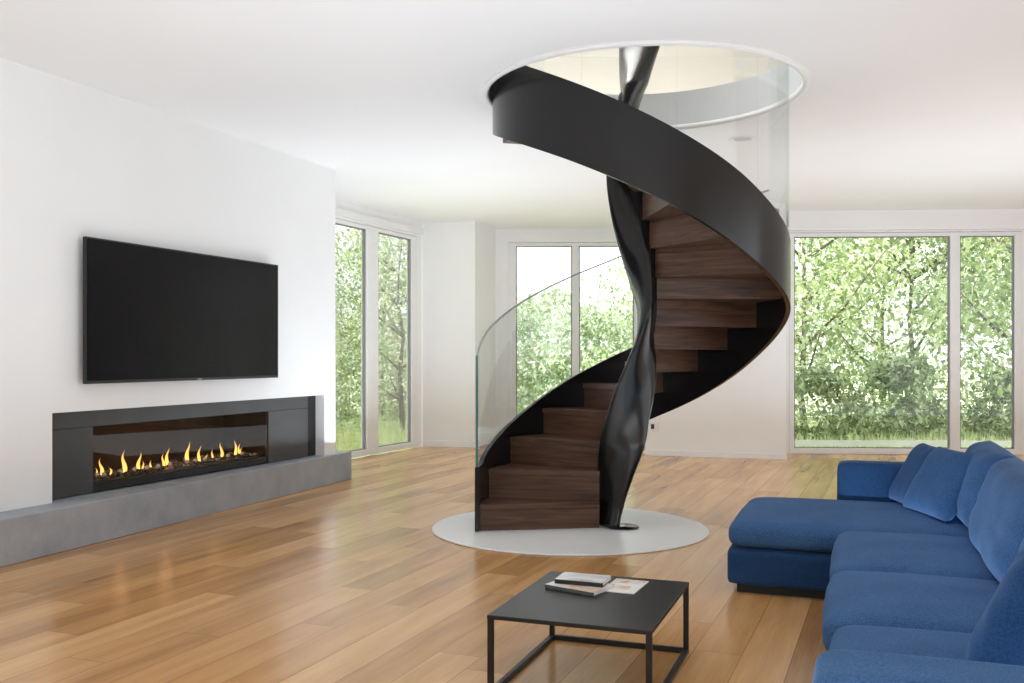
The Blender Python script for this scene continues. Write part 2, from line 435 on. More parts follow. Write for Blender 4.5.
for i in range(520):
    x = rnd.uniform(fo0 + .03, fo1 - .03); y = rnd.uniform(REC + .06, fb1 - .12); r = rnd.uniform(.011, .024)
    mt = Matrix.Translation((x, y, BEDZ - .008 + rnd.uniform(0, .012))) @ Matrix.Rotation(rnd.uniform(0, 6), 4, 'Z') @ Matrix.Diagonal((r, r * rnd.uniform(.6, 1), r * .7, 1))
    bmesh.ops.create_icosphere(bm, subdivisions=1, radius=1, matrix=mt)
def pebble_mat():
    m, nt, b = mat('ember_pebbles')
    ge = nd(nt, 'ShaderNodeNewGeometry')
    r = ramp(nt, [(0, (.02, .018, .017)), (.6, (.06, .045, .04)), (.85, (.16, .10, .07)), (1, (.6, .5, .45))])
    L(nt, ge.outputs['Random Per Island'], r.inputs[0]); L(nt, r.outputs[0], b.inputs['Base Color']); b.inputs['Roughness'].default_value = .3
    return m
beds = obj('ember_bed', bm, pebble_mat(), fire); beds['kind'] = 'stuff'
def flame_mat():
    m, nt, b = mat('gas_flame')
    nt.nodes.remove(b); out = nt.nodes['Material Output']
    tc = nd(nt, 'ShaderNodeTexCoord'); sp = nd(nt, 'ShaderNodeSeparateXYZ'); L(nt, tc.outputs['Generated'], sp.inputs[0])
    r = ramp(nt, [(0, (1, .55, .22)), (.2, (1, .40, .06)), (.6, (1, .33, .035)), (1, (.7, .12, .01))])
    L(nt, sp.outputs['Z'], r.inputs[0])
    lw = nd(nt, 'ShaderNodeLayerWeight'); lw.inputs[0].default_value = .35
    core = nd(nt, 'ShaderNodeMix', data_type='RGBA'); core.inputs['A'].default_value = (1, .58, .14, 1)
    L(nt, lw.outputs['Facing'], core.inputs['Factor']); L(nt, r.outputs[0], core.inputs['B'])
    em = nd(nt, 'ShaderNodeEmission'); L(nt, core.outputs['Result'], em.inputs[0])
    L(nt, mth(nt, 'SUBTRACT', 2.7, mth(nt, 'MULTIPLY', sp.outputs['Z'], 1.3)), em.inputs[1])
    tr = nd(nt, 'ShaderNodeBsdfTransparent'); mx = nd(nt, 'ShaderNodeMixShader')
    a = mth(nt, 'SUBTRACT', 1.0, mth(nt, 'MULTIPLY', mth(nt, 'POWER', lw.outputs['Facing'], 2.0), .9))
    L(nt, a, mx.inputs[0]); L(nt, tr.outputs[0], mx.inputs[1]); L(nt, em.outputs[0], mx.inputs[2]); L(nt, mx.outputs[0], out.inputs['Surface'])
    return m
FM = flame_mat()
def flame(s, y, hgt, wid, sd):
    rr = random.Random(sd); bm = bmesh.new(); rings = []
    n, m = 10, 14
    ph = rr.uniform(0, 6); sw = rr.uniform(.5, .95)
    for j in range(m + 1):
        t = j / m
        w = wid * (math.sin(PI * min(1, (t * .92 + .10)) ** .75)) ** 1.1 * (1 - .45 * t) + .0008
        cx = wid * sw * math.sin(ph + t * 5.0) * t * 1.8
        rings.append([bm.verts.new((s + cx + w * math.cos(2 * PI * i / n), y + w * .55 * math.sin(2 * PI * i / n), BEDZ - .01 + hgt * t)) for i in range(n)])
    bridge(bm, rings); bm.faces.new(rings[0][::-1]); bm.faces.new(rings[-1])
    return obj('flame', bm, FM, fire, smooth=True)
YF = REC + .20
for k, (px, hp) in enumerate([(95, 9), (99.5, 17), (111.6, 7), (122, 21), (124.5, 12), (138, 17), (140, 9), (150.7, 8), (161, 13), (167, 17), (185, 20), (197, 15), (206, 6), (214.4, 9), (219.6, 15), (234, 15), (240, 11), (243, 7)]):
    p = wline(px, WL0 - nL * YF, WL1 - nL * YF); s = (p - WL0).dot(dL)
    hgt = hp * p.y / F * 1.1
    flame(s, YF + random.uniform(-.03, .03), hgt, max(.010, hgt * .13), k)
pale = simple('pale_fire_glass_chunk', (.75, .70, .64), .15)
for px in (97, 104, 120, 135, 147, 158, 170, 187, 195, 205, 228, 242):
    p = wline(px, WL0 - nL * (YF - .05), WL1 - nL * (YF - .05)); s = (p - WL0).dot(dL)
    bm = bmesh.new(); bmesh.ops.create_icosphere(bm, subdivisions=1, radius=1, matrix=Matrix.Translation((s, YF - .05, BEDZ + .012)) @ Matrix.Diagonal((.024, .018, .02, 1)))
    obj('glass_chunk', bm, pale, fire)
obj('glass_front', box(fo0 + e, fo1 - e, REC + .004, REC + .008, HEARTH + .063, fz1), M['fire_glass'], fire)

# television
OFF = .085
t0, t1 = sL(86.1, OFF), sL(278.5, OFF)
tz1 = (zL(86.1, 236.9, OFF) + zL(278.5, 264.5, OFF)) / 2; tz0 = (zL(86.1, 384.3, OFF) + zL(278.5, 377.5, OFF)) / 2
tv = empty('television'); tv.matrix_world = ML @ Matrix.Translation((0, -OFF, 0))
tag(tv, 'large flat black television mounted on the white wall above the fireplace', 'television')
bevel(obj('casing', box(t0, t1, .002, .032, tz0, tz1), M['tv_body'], tv), .004)
obj('screen', box(t0 + .012, t1 - .012, -.0015, .0025, tz0 + .022, tz1 - .012), M['screen'], tv)
tm = (t0 + t1) / 2 + .05
obj('brand_mark', box(tm - .025, tm + .025, -.003, .0015, tz0 + .006, tz0 + .014), M['tv_mark'], tv)
obj('wall_mount', box(tm - .4, tm + .4, .032, OFF - .001, (tz0 + tz1) / 2 - .25, (tz0 + tz1) / 2 + .25), M['tv_body'], tv)

# ------------------------------------------------------------------ windows and the other walls
def window(name, a, b, edges, z_bot, z_top, hdr=None, wall_th=.22, extra_low=.0):
    """edges: list of (kind, px0, px1): 'f' frame member, 'g' pane; built on plan line a-b"""
    d = (b - a).normalized(); MW = wallM(a, d)
    def s(px): return (wline(px, a, b) - a).dot(d)
    w = empty(name); w.matrix_world = MW; struct(w)
    S0, S1 = s(edges[0][1]), s(edges[-1][2])
    fr = bmesh.new()
    for k, x0, x1 in edges:
        if k == 'f': bx(fr, s(x0), s(x1), -.01, .08, z_bot - .075, z_top + .05)
    bx(fr, S0, S1, -.008, .078, z_top, z_top + .05); bx(fr, S0, S1, -.012, .082, z_bot - .075, z_bot)
    bevel(obj('window_frame', fr, M['frame'], w), .006, 1)
    sl = bmesh.new()
    for k, x0, x1 in edges:
        if k == 'g':
            u0, u1 = s(x0) + .001, s(x1) - .001
            bx(sl, u0, u0 + .014, .015, .05, z_bot, z_top); bx(sl, u1 - .014, u1, .015, .05, z_bot, z_top)
            bx(sl, u0, u1, .015, .05, z_bot, z_bot + .012); bx(sl, u0, u1, .015, .05, z_top - .012, z_top)
            obj('pane', box(u0, u1, .030, .036, z_bot, z_top), M['pane'], w)
    obj('seal', sl, M['seal'], w)
    return w, MW, s, S0, S1
# left window
ZT1 = 2.86
w1, MW1, f1, S10, S11 = window('window_1', A1, B1, [('f', 318, 322), ('g', 322, 366.5), ('f', 366.5, 378), ('g', 378, 411.5), ('f', 411.5, 417)], .085, ZT1)
bm = bmesh.new()
bx(bm, -2.4, f1(421.8), 0, .082, ZT1 + .055, CEIL, MW1)
bx(bm, f1(417), f1(421.8), 0, .082, 0, ZT1 + .055, MW1)
bx(bm, -2.4, S10, 0, .082, 0, ZT1 + .055, MW1)
struct(obj('wall_window_left', bm, M['wall']))
bm = bmesh.new(); bx(bm, -2.4, f1(421.5), -.03, .0, ZT1 + .09, ZT1 + .17, MW1); struct(obj('trim_2', bm, M['frame']))
# column between the windows
bm = bmesh.new(); prism(bm, [(B1.x + .004, B1.y), (P_col.x, P_col.y), (P_side.x, P_side.y), (P_side.x - .1, P_side.y + .25), (B1.x - .2, B1.y + .4)], 0, CEIL)
struct(obj('wall_column', bm, M['wall']))
dcol = (P_col - B1).normalized(); dsd = (P_side - P_col).normalized()
bm = bmesh.new(); ll = (P_col - B1).length
bx(bm, .01, ll + .012, -.012, .0, 0.001, .085, wallM(B1, dcol)); struct(obj('baseboard_column', bm, M['base']))
# middle window in the back wall
w2, MW2, f2, S20, S21 = window('window_2', P_side, B2_end, [('f', 508, 516), ('g', 516, 572), ('f', 572, 579), ('g', 579, 634), ('f', 634, 641)], .085, 2.87)
bm = bmesh.new(); LB = (B2_end - P_side).length
bx(bm, 0, LB, 0, .082, 2.925, CEIL, MW2); bx(bm, 0, S20, 0, .082, 0, 2.925, MW2); bx(bm, S21, LB, 0, .082, 0, 2.925, MW2)
struct(obj('wall_back', bm, M['wall']))
# white wall panel behind the stair
d3 = (W3b - W3a).normalized(); n3 = Vector((-d3.y, d3.x))
bm = bmesh.new()
e3 = W3b + Vector((.06, .55))
prism(bm, [(W3a.x, W3a.y), (W3b.x, W3b.y), (A3.x - .03, A3.y + .02), (A3.x - .03, A3.y + .3), (B2_end.x, B2_end.y), (W3a.x + .40, 13.97)], 0, CEIL)
struct(obj('wall_panel', bm, M['wall']))
bm = bmesh.new(); bx(bm, 0, (W3b - W3a).length + .01, -.012, 0, .001, .07, wallM(W3a, d3)); struct(obj('baseboard_back', bm, M['base']))
# right window
ZT3 = 2.80
w3, MW3, f3, S30, S31 = window('window_3', A3, B3, [('f', 789, 794), ('g', 794, 950), ('f', 950, 960), ('g', 960, 1014.5), ('f', 1014.5, 1022)], .075, ZT3)
bm = bmesh.new(); L3 = (B3 - A3).length + 1.9
bx(bm, -.05, L3, 0, .082, ZT3 + .055, CEIL, MW3); bx(bm, S31, L3, 0, .082, 0, ZT3 + .055, MW3); bx(bm, -.08, S30, 0, .082, 0, ZT3 + .055, MW3)
bx(bm, -.05, L3, -.10, .0, ZT3 + .075, ZT3 + .115, MW3)
struct(obj('wall_window_right', bm, M['wall']))
bm = bmesh.new(); bx(bm, -.02, L3, -.09, -.001, ZT3 + .115, CEIL, MW3); struct(obj('trim_3', bm, M['wall']))
bm = bmesh.new(); bx(bm, 9.3, 9.5, 6.5, 12.3, 0, CEIL); struct(obj('wall_right', bm, M['wall']))
bm = bmesh.new(); bx(bm, -9, 9.5, -4.2, -4, 0, CEIL); struct(obj('wall_rear', bm, M['wall']))
# wall socket
sp = wline(654, W3a, W3b); s_s = (sp - W3a).dot(d3)
sock = empty('wall_socket'); sock.matrix_world = wallM(W3a, d3) @ Matrix.Translation((s_s, 0, EYE - (426.5 - HZ) * sp.y / F))
tag(sock, 'small white wall socket low on the white wall behind the staircase', 'socket')
bevel(obj('cover_plate', box(-.05, .05, -.012, -.001, -.055, .055), M['socket'], sock), .004)
obj('socket_insert', box(-.036, .004, -.0135, -.011, -.03, .03), M['socket_dark'], sock)
# ceiling downlight behind the stair
dl = empty('ceiling_downlight', (1.98, 8.25, CEIL))
tag(dl, 'small round recessed downlight in the white ceiling behind the staircase glass', 'ceiling light')
bm = bmesh.new(); rg = lathe(bm, [(.075, -.001), (.09, -.006), (.115, -.004), (.118, -.0005)], 32); bridge(bm, rg); obj('trim_ring', bm, M['frame'], dl, True)
bm = bmesh.new(); bmesh.ops.create_circle(bm, cap_ends=True, radius=.078, segments=32, matrix=Matrix.Translation((0, 0, -.002))); obj('lens', bm, simple('grey_lamp_lens', (.45, .46, .48), .3), dl)

# ------------------------------------------------------------------ spiral staircase
SX, SY, SR = .915, 7.0, 1.10
st = empty('spiral_staircase', (SX, SY, 0))
tag(st, 'black spiral staircase with dark walnut steps and curved glass rising through the round ceiling opening', 'staircase')
def interp(tab, x):
    tab = sorted(tab)
    if x <= tab[0][0]: return tab[0][1]
    for (a, va), (b, vb) in zip(tab, tab[1:]):
        if x <= b:
            t = (x - a) / (b - a); return va + (vb - va) * t
    return tab[-1][1]
def smooth_tab(tab, lo, hi, step=2.5, win=9):
    xs = []; x = lo
    while x <= hi + 1e-6: xs.append(x); x += step
    raw = [interp(tab, x) for x in xs]
    out = []
    for i in range(len(xs)):
        w = min(win, i, len(xs) - 1 - i); seg = raw[i - w:i + w + 1]; out.append(sum(seg) / len(seg))
    return list(zip(xs, out))
# climb angle a = 180 - theta (0 at the first riser, growing on the way up)
TOPT = [(0, .47), (8, .55), (24, .645), (39, .785), (62, 1.034), (81, 1.216), (95, 1.334), (140, 1.70), (180, 1.97), (212, 2.11), (217, 2.18), (229, 2.31), (241, 2.428), (255, 2.574), (267, 2.684), (277, 2.782), (289, 2.896), (301, 3.012), (320, 3.164), (345, 3.36), (395, 3.75)]
BOTT = [(0, 0), (30, 0.0), (60, .30), (85, .60), (103, .72), (125, .896), (145, 1.131), (163, 1.342), (176, 1.48), (200, 1.62), (217, 1.70), (225, 1.781), (235, 1.885), (244, 1.988), (258, 2.126), (272, 2.246), (286, 2.378), (301, 2.501), (316, 2.616), (344, 2.80), (360, 2.88), (395, 3.06)]
TOPS = smooth_tab(TOPT, 0, 395); BOTS = smooth_tab(BOTT, 0, 395)
RTAB = smooth_tab([(-12, 1.205), (0, 1.155), (20, 1.118), (40, 1.10), (140, 1.09), (180, 1.075), (330, 1.058), (395, 1.055)], -12, 395, 2, 4)
def pol(a, r):
    t = R(180 - a)
    if r > .6: r += interp(RTAB, a) - SR
    return (r * math.cos(t), r * math.sin(t))
def strip(a0, a1, zb, ztp, r0, r1, step=2.5, cap=.0):
    bm = bmesh.new(); rings = []
    n = max(2, int(round((a1 - a0) / step)))
    for k in range(n + 1):
        a = a0 + (a1 - a0) * k / n
        b, t = zb(a), ztp(a)
        if t - b < .004: t = b + .004
        pi, po = pol(a, r0), pol(a, r1)
        rings.append([bm.verts.new((*pi, b)), bm.verts.new((*po, b)), bm.verts.new((*po, t)), bm.verts.new((*pi, t))])
    bridge(bm, rings); bm.faces.new(rings[0]); bm.faces.new(rings[-1][::-1])
    return bm
ftop = lambda a: interp(TOPS, a)
fbot = lambda a: interp(BOTS, a) + (.014 if a < 60 else 0)
def shade_auto(o, ang=35):
    for p in o.data.polygons: p.use_smooth = True
    es = o.modifiers.new('split', 'EDGE_SPLIT'); es.split_angle = R(ang); return o
ost = shade_auto(obj('outer_stringer', strip(-10, 395, fbot, ftop, SR - .032, SR), M['black'], st))
# steps
BND = [-9, 9, 30, 51.5, 72.5, 92, 109, 125, 140, 157.5, 183, 212, 240, 264, 287, 311, 343, 395]
TZ = [.212, .425, .635, .845, 1.045, 1.225, 1.40, 1.575, 1.745, 1.90, 2.05, 2.255, 2.455, 2.66, 2.83, 2.97, 3.12]
TZ = [z - .012 for z in TZ]
for k in range(17):
    a0, a1 = BND[k], BND[k + 1]
    zt_, zb_ = TZ[k], max(.014, TZ[k] - (.255 if k < 9 else .215))
    if k == 16: zb_ = TZ[k] - .15
    bm = bmesh.new()
    n = max(2, int((a1 - a0) / 4))
    am = R(180 - (a0 if k < 5 else a1))
    arc = [pol(a0 + .4 + (a1 - a0 - .4) * i / n, SR - .034) for i in range(n + 1)]
    RI = {0: .285, 1: .23, 2: .17}.get(k, .135)
    inn = [pol(a0 + .4 + (a1 - a0 - .4) * i / 3, RI) for i in range(4)][::-1]
    Mr = Matrix.Rotation(-am, 4, 'Z')
    def loc(p): v = Mr @ Vector((p[0], p[1], 0)); return (v.x, v.y)
    holder = obj('step', (lambda b: (prism(b, [loc(p) for p in arc + inn], zb_, zt_ - .042), b)[1])(bmesh.new()), M['black_in'] if k == 16 else M['walnut'], st)
    holder.rotation_euler = (0, 0, am)
    bm.free()
    bm = bmesh.new()
    arc2 = [pol(a0 - (.25 if k else 0) + (a1 - a0 + .2) * i / n, SR - .034) for i in range(n + 1)]
    inn2 = [pol(a0 - (1.0 if k else 0) + (a1 - a0) * i / 3, RI) for i in range(4)][::-1]
    prism(bm, [loc(p) for p in arc2 + inn2], zt_ - .040, zt_)
    obj('tread', bm, M['walnut'], holder)
# inner stringer (narrow black band the upper steps fix to)
ist = shade_auto(obj('inner_stringer', strip(98, 392, lambda a: interp(list(zip([b for b in BND], [z - .30 for z in [TZ[0]] + TZ])), a), lambda a: interp(list(zip(BND, [z + .10 for z in [TZ[0]] + TZ])), a), .118, .14, 4), M['black_in'], st))
# twisted central column: rows (z, centre x, half width, turn)
rows_px = [(527, 598, 620, -75), (510, 598.3, 623, -62), (480, 598.7, 632, -45), (444, 601, 645, -22), (420, 606, 650, -5), (400, 612, 655, 10), (380, 619, 658, 28), (360, 627, 659, 45), (340, 634.5, 657, 65), (322, 637.5, 655.5, 82), (305, 638, 654.5, 95), (290, 634, 654, 108), (270, 628, 653, 122), (245, 620, 652, 140), (213, 612, 651, 160), (178, 607, 648, 180), (145, 608, 640, 200), (118, 616, 636, 225), (105, 621.5, 641, 245), (85, 622, 648, 270), (45, 622, 660, 300), (0, 622, 676, 330), (-50, 622, 680, 350)]
bm = bmesh.new(); rings = []
def catmull(rows, x, c):
    for i in range(len(rows) - 1):
        if rows[i][0] >= x >= rows[i + 1][0]:
            p0 = rows[max(i - 1, 0)][c]; p1 = rows[i][c]; p2 = rows[i + 1][c]; p3 = rows[min(i + 2, len(rows) - 1)][c]
            t = (rows[i][0] - x) / (rows[i][0] - rows[i + 1][0])
            return .5 * (2 * p1 + (p2 - p0) * t + (2 * p0 - 5 * p1 + 4 * p2 - p3) * t * t + (3 * p1 - p0 - 3 * p2 + p3) * t ** 3)
    return rows[-1][c]
NR = 150
for j in range(NR + 1):
    y = 527 + (-50 - 527) * j / NR
    l, r_ = catmull(rows_px, y, 1), catmull(rows_px, y, 2); tw = catmull(rows_px, y, 3)
    ds = 6.93
    cx = ((l + r_) / 2 - 512) / F * ds; hw = (r_ - l) / 2 / F * ds
    z = EYE + (HZ - y) * ds / F
    if j == 0: z = .024
    # flattened lens section whose seen half-width is hw when turned by tw
    Amaj, ratio = 1.0, .36
    t = R(tw); pw = math.sqrt((Amaj * math.cos(t)) ** 2 + (Amaj * ratio * math.sin(t)) ** 2)
    sc = min(hw / pw, .20)
    n = 40; pts = []
    for i in range(n):
        q = 2 * PI * i / n
        ca, sa = math.cos(q), math.sin(q)
        ex = sc * math.copysign(abs(ca) ** .8, ca); ey = sc * ratio * math.copysign(abs(sa) ** 1.15, sa)
        pts.append((ex * math.cos(t) - ey * math.sin(t), ex * math.sin(t) + ey * math.cos(t)))
    mx = max(abs(p[0]) for p in pts); kx = hw / mx
    rings.append([bm.verts.new((cx - SX + p[0] * kx, -.02 + .06 * max(0, 1 - z / .6) + p[1] * min(kx, 1.2), z)) for p in pts])
bridge(bm, rings); bm.faces.new(rings[0][::-1]); bm.faces.new(rings[-1])
obj('central_column', bm, M['black'], st, smooth=True)
bm = bmesh.new()
rg = lathe(bm, [(.001, .013), (.115, .013), (.118, .018), (.112, .024), (.001, .025)], 48, (.806 - SX, 6.97 - SY, 0)); bridge(bm, rg)
obj('base_plate', bm, M['chrome'], st, smooth=True)
# glass balustrade in curved panels
GT = [(-10, 1.26), (-5, 1.30), (0, 1.345), (6, 1.42), (22, 1.54), (40, 1.70), (59, 1.86), (73, 1.975), (90, 2.10), (140, 2.52), (165, 2.68), (165.01, 4.25), (360, 4.25)]
GTS = smooth_tab(GT[:10], -10, 165, 2.5, 4) + [(165.01, 4.25), (360, 4.25)]
seams = [-9.8, 33, 66, 99, 132, 165, 198, 231, 264, 297, 330, 358]
rgl0, rgl1 = SR - .021, SR - .009
for a0, a1 in zip(seams, seams[1:]):
    g = shade_auto(obj('glass_panel', strip(a0 + .12, a1 - .12, lambda a: ftop(a) - .06, lambda a: interp(GTS, a) - .012, rgl0, rgl1), M['rail_glass'], st))
    shade_auto(obj('top_edge', strip(a0 + .12, a1 - .12, lambda a: interp(GTS, a) - .012, lambda a: interp(GTS, a), rgl0, rgl1), M['glass_top'], g))
    if a0 < 0:
        obj('start_edge', strip(-10.0, -9.7, lambda a: ftop(0) + .0, lambda a: interp(GTS, -10), rgl0 - .003, rgl1 + .003, .2), M['glass_edge'], g)
# white disc on the floor
bm = bmesh.new(); rg = lathe(bm, [(.001, .001), (1.0, .001), (1.003, .006), (.996, .011), (.001, .012)], 128); bridge(bm, rg)
dsc = obj('floor_disc', bm, M['disc']); dsc.location = (.42, 7.02, 0)
tag(dsc, 'thin round white disc lying on the oak floor beneath the staircase', 'floor disc')

# ------------------------------------------------------------------ sofa
def cushion(w, d, h, r, puff=.03, n=16, seed=0, wr=.006, side=.012):
    """rounded box, centre at origin, crowned on top"""
    bm = bmesh.new()
    bmesh.ops.create_cube(bm, size=2)
    bmesh.ops.subdivide_edges(bm, edges=bm.edges[:], cuts=n, use_grid_fill=True)
    o = Vector((seed * 3.7, seed * 1.3, seed * 5.1))
    for v in bm.verts:
        x, y, z = v.co
        # denser sampling near the edges
        x, y, z = [math.copysign(abs(q) ** .75, q) if abs(q) > 0 else 0 for q in (x, y, z)]
        p = Vector((x * w / 2, y * d / 2, z * h / 2))
        q = Vector((max(-w / 2 + r, min(w / 2 - r, p.x)), max(-d / 2 + r, min(d / 2 - r, p.y)), max(-h / 2 + min(r, h * .49), min(h / 2 - min(r, h * .49), p.z))))
        dv = p - q
        if dv.length > 1e-6: p = q + dv.normalized() * min(r, dv.length) if dv.length > r else q + dv
        fx, fy, fz = 1 - (2 * p.x / w) ** 2, 1 - (2 * p.y / d) ** 2, 1 - (2 * p.z / h) ** 2
        fx, fy, fz = max(fx, 0), max(fy, 0), max(fz, 0)
        if p.z > 0: p.z += puff * (fx * fy) ** .6 * (2 * p.z / h)
        p.x += side * math.copysign(fy * fz, p.x) * abs(2 * p.x / w) ** 3; p.y += side * math.copysign(fx * fz, p.y) * abs(2 * p.y / d) ** 3
        nn = noise.noise(p * 4 + o) * wr + noise.noise(p * 9 + o) * wr * .4
        v.co = p + p.normalized() * nn
    return bm
def pillow(w, h, t, seed=0, n=26, corner=.06, fold=.008):
    """standing pillow in the local xz plane, thickness along y"""
    bm = bmesh.new(); o = Vector((seed * 2.1, seed * 4.3, 1))
    sides = []
    for sgn in (-1, 1):
        g = {}
        for i in range(n + 1):
            for j in range(n + 1):
                if sgn > 0 and (i in (0, n) or j in (0, n)): g[i, j] = sides[0][i, j]; continue
                u, v = 2 * i / n - 1, 2 * j / n - 1
                px = u * (1 - corner * (1 - v * v) * abs(u)); pz = v * (1 - corner * (1 - u * u) * abs(v))
                th = t / 2 * (max(0, (1 - u ** 4) * (1 - v ** 4))) ** .55
                p = Vector((px * w / 2, sgn * th, pz * h / 2))
                ang = math.atan2(v, u); rad = max(abs(u), abs(v))
                p.y += sgn * fold * math.sin(ang * 9 + seed) * rad ** 3 * (1 - rad) * 5
                p.y += sgn * noise.noise(p * 5 + o) * fold * 1.2
                g[i, j] = bm.verts.new(p)
        sides.append(g)
        for i in range(n):
            for j in range(n):
                q = [g[i, j], g[i + 1, j], g[i + 1, j + 1], g[i, j + 1]]
                bm.faces.new(q if sgn < 0 else q[::-1])
    return bm
OS = Vector((1.140, 5.1)); RS = math.atan2(-.345, .9386)
sofa = empty('corner_sofa', (OS.x, OS.y, 0), RS)      # local x = seat depth (away from the room), local y = away from camera
tag(sofa, 'large deep blue fabric corner sofa with chaise on the oak floor at right', 'sofa')
def sub(o, lv=1):
    s = o.modifiers.new('sub', 'SUBSURF'); s.levels = lv; s.render_levels = lv; return o
def part(name, x0, x1, y0, y1, z0, z1, r, m='blue', **k):
    o = obj(name, cushion(x1 - x0, y1 - y0, z1 - z0, r, **k), M[m], sofa, smooth=True)
    o.location = ((x0 + x1) / 2, (y0 + y1) / 2, (z0 + z1) / 2); return sub(o)
part('chaise_base', .0, 1.62, -.02, 1.05, .04, .238, .035, puff=0, wr=.002, side=.004, seed=1, m='blue_shaded')
part('sofa_base', .58, 1.62, -2.72, -.03, .04, .238, .035, puff=0, wr=.002, side=.004, seed=2, m='blue_shaded')
obj('plinth', box(.05, 1.58, .03, 1.0, 0.001, .07), M['plinth'], sofa)
obj('plinth', box(.60, 1.58, -2.68, .02, 0.001, .07), M['plinth'], sofa)
part('seat_cushion', .005, 1.25, -.01, 1.055, .236, .372, .055, puff=.028, seed=3)
part('seat_cushion', .555, 1.25, -.965, -.02, .236, .372, .05, puff=.03, seed=4)
part('seat_cushion', .555, 1.25, -1.80, -.970, .236, .372, .05, puff=.03, seed=5)
part('seat_cushion', .59, 1.25, -2.655, -1.805, .236, .372, .05, puff=.03, seed=6)
part('arm_rest', .53, 1.62, 1.06, 1.26, .055, .60, .035, puff=.004, wr=.002, side=.004, seed=7, m='blue_shaded')
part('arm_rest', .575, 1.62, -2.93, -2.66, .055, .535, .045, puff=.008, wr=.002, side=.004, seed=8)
part('back_frame', 1.45, 1.63, -2.66, 1.06, .055, .60, .04, puff=0, wr=.002, side=.004, seed=9, m='blue_shaded')
def lean(name, w, h, t, x, y, z, tilt, yaw=0, seed=0, parent=None, m='blue', fold=.008, corner=.05, roll=0):
    o = obj(name, pillow(w, h, t, seed, fold=fold, corner=corner), M[m], parent, smooth=True)
    sub(o)
    # pillow local: x along the sofa, z up, thickness y; face it towards -x of the sofa and lean it back
    mt = Matrix.Translation((x, y, z)) @ Matrix.Rotation(R(90 + yaw), 4, 'Z') @ Matrix.Rotation(R(tilt), 4, 'X') @ Matrix.Rotation(R(roll), 4, 'Y')
    o.matrix_local = mt if parent is not None else Matrix.Translation((OS.x, OS.y, 0)) @ Matrix.Rotation(RS, 4, 'Z') @ mt
    return o
for k, (y0, y1) in enumerate([(.0, .97), (-1.36, -.005), (-2.62, -1.37)]):
    lean('back_cushion', (y1 - y0) * 1.03, .46, .30, 1.305, (y0 + y1) / 2, .555, 17, 0, 11 + k, sofa, 'blue_half_lit', fold=.008, corner=.03)
p1 = lean('throw_pillow', .47, .41, .15, .99, .86, .560, 30, 16, 21, None, 'blue_shaded', fold=.003)
tag(p1, 'blue throw pillow tucked against the far arm of the sofa, behind another', 'throw pillow', 'throw pillows on the blue sofa')
p2 = lean('throw_pillow', .52, .42, .15, 1.085, .53, .565, 31, 22, 22, None, 'blue_half_lit', fold=.003)
tag(p2, 'blue throw pillow leaning on the far back cushion in front of another pillow', 'throw pillow', 'throw pillows on the blue sofa')
p3 = lean('throw_pillow', .50, .44, .17, 1.10, -2.27, .575, 26, -14, 23, None, 'blue_shaded')
tag(p3, 'blue throw pillow beside the near arm of the sofa at the right edge', 'throw pillow', 'throw pillows on the blue sofa')

# ------------------------------------------------------------------ coffee table
TU, TV_ = .775, .615; TZT = .299
tb = empty('coffee_table', (.328, 3.80, 0), math.atan2(-.345, .94) + R(.2))
tag(tb, 'low square black metal coffee table with open frame base on the oak floor', 'coffee table')
hx, hy = TV_ / 2, TU / 2; lt = .021
bevel(obj('table_top', box(-hx, hx, -hy, hy, TZT - .016, TZT), M['table'], tb), .003)
for sx_ in (-1, 1):
    for sy_ in (-1, 1):
        x0, y0 = sx_ * (hx - lt / 2 - .001), sy_ * (hy - lt / 2 - .001)
        bevel(obj('leg', box(x0 - lt / 2, x0 + lt / 2, y0 - lt / 2, y0 + lt / 2, .0, TZT - .016), M['table'], tb), .002, 1)
for s_ in (-1, 1):
    y0 = s_ * (hy - lt / 2 - .001); x0 = s_ * (hx - lt / 2 - .001)
    if s_ > 0: bevel(obj('base_rail', box(-hx + lt, hx - lt, y0 - lt / 2, y0 + lt / 2, .001, lt), M['table'], tb), .002, 1)
    bevel(obj('base_rail', box(x0 - lt / 2, x0 + lt / 2, -hy + lt, hy - lt, .001, lt), M['table'], tb), .002, 1)

# books and brochure
paper = simple('white_paper', (.80, .79, .77), .6, var=.03)
def cover_mat(name, stops, scale=6, rough=.3):
    m, nt, b = mat(name)
    tc = nd(nt, 'ShaderNodeTexCoord'); no = nd(nt, 'ShaderNodeTexNoise'); no.inputs['Scale'].default_value = scale; no.inputs['Detail'].default_value = 1
    L(nt, tc.outputs['Object'], no.inputs['Vector']); r = ramp(nt, stops); L(nt, no.outputs['Fac'], r.inputs[0]); L(nt, r.outputs[0], b.inputs['Base Color'])
    b.inputs['Roughness'].default_value = rough; return m
def book(name, label, loc, rz, w, d, h, cover, spine, group=None):
    o = empty(name, loc, rz); tag(o, label, 'book', group)
    obj('pages', box(-w / 2 + .003, w / 2 - .003, -d / 2 + .003, d / 2 - .003, .0025, h - .0025), paper, o)
    obj('cover', box(-w / 2, w / 2, -d / 2, d / 2, h - .0024, h), cover, o)
    obj('back_cover', box(-w / 2, w / 2, -d / 2, d / 2, 0, .0024), spine, o)
    obj('spine', box(-w / 2, w / 2, -d / 2 - .001, -d / 2 + .002, 0.0025, h - .0025), spine, o)
    return o
blk = simple('black_book_cloth', (.012, .012, .013), .4)
gry = simple('dark_grey_book_spine', (.10, .10, .105), .4)
bk1 = book('paperback_book', 'pale covered paperback lying flat on the coffee table under a black book', (.280, 3.945, TZT + .0005), R(-37), .235, .165, .017,
     cover_mat('pale_printed_cover', [(.35, (.78, .76, .73)), (.55, (.82, .80, .78)), (.62, (.72, .50, .34)), (.75, (.80, .79, .77))], 9), gry)
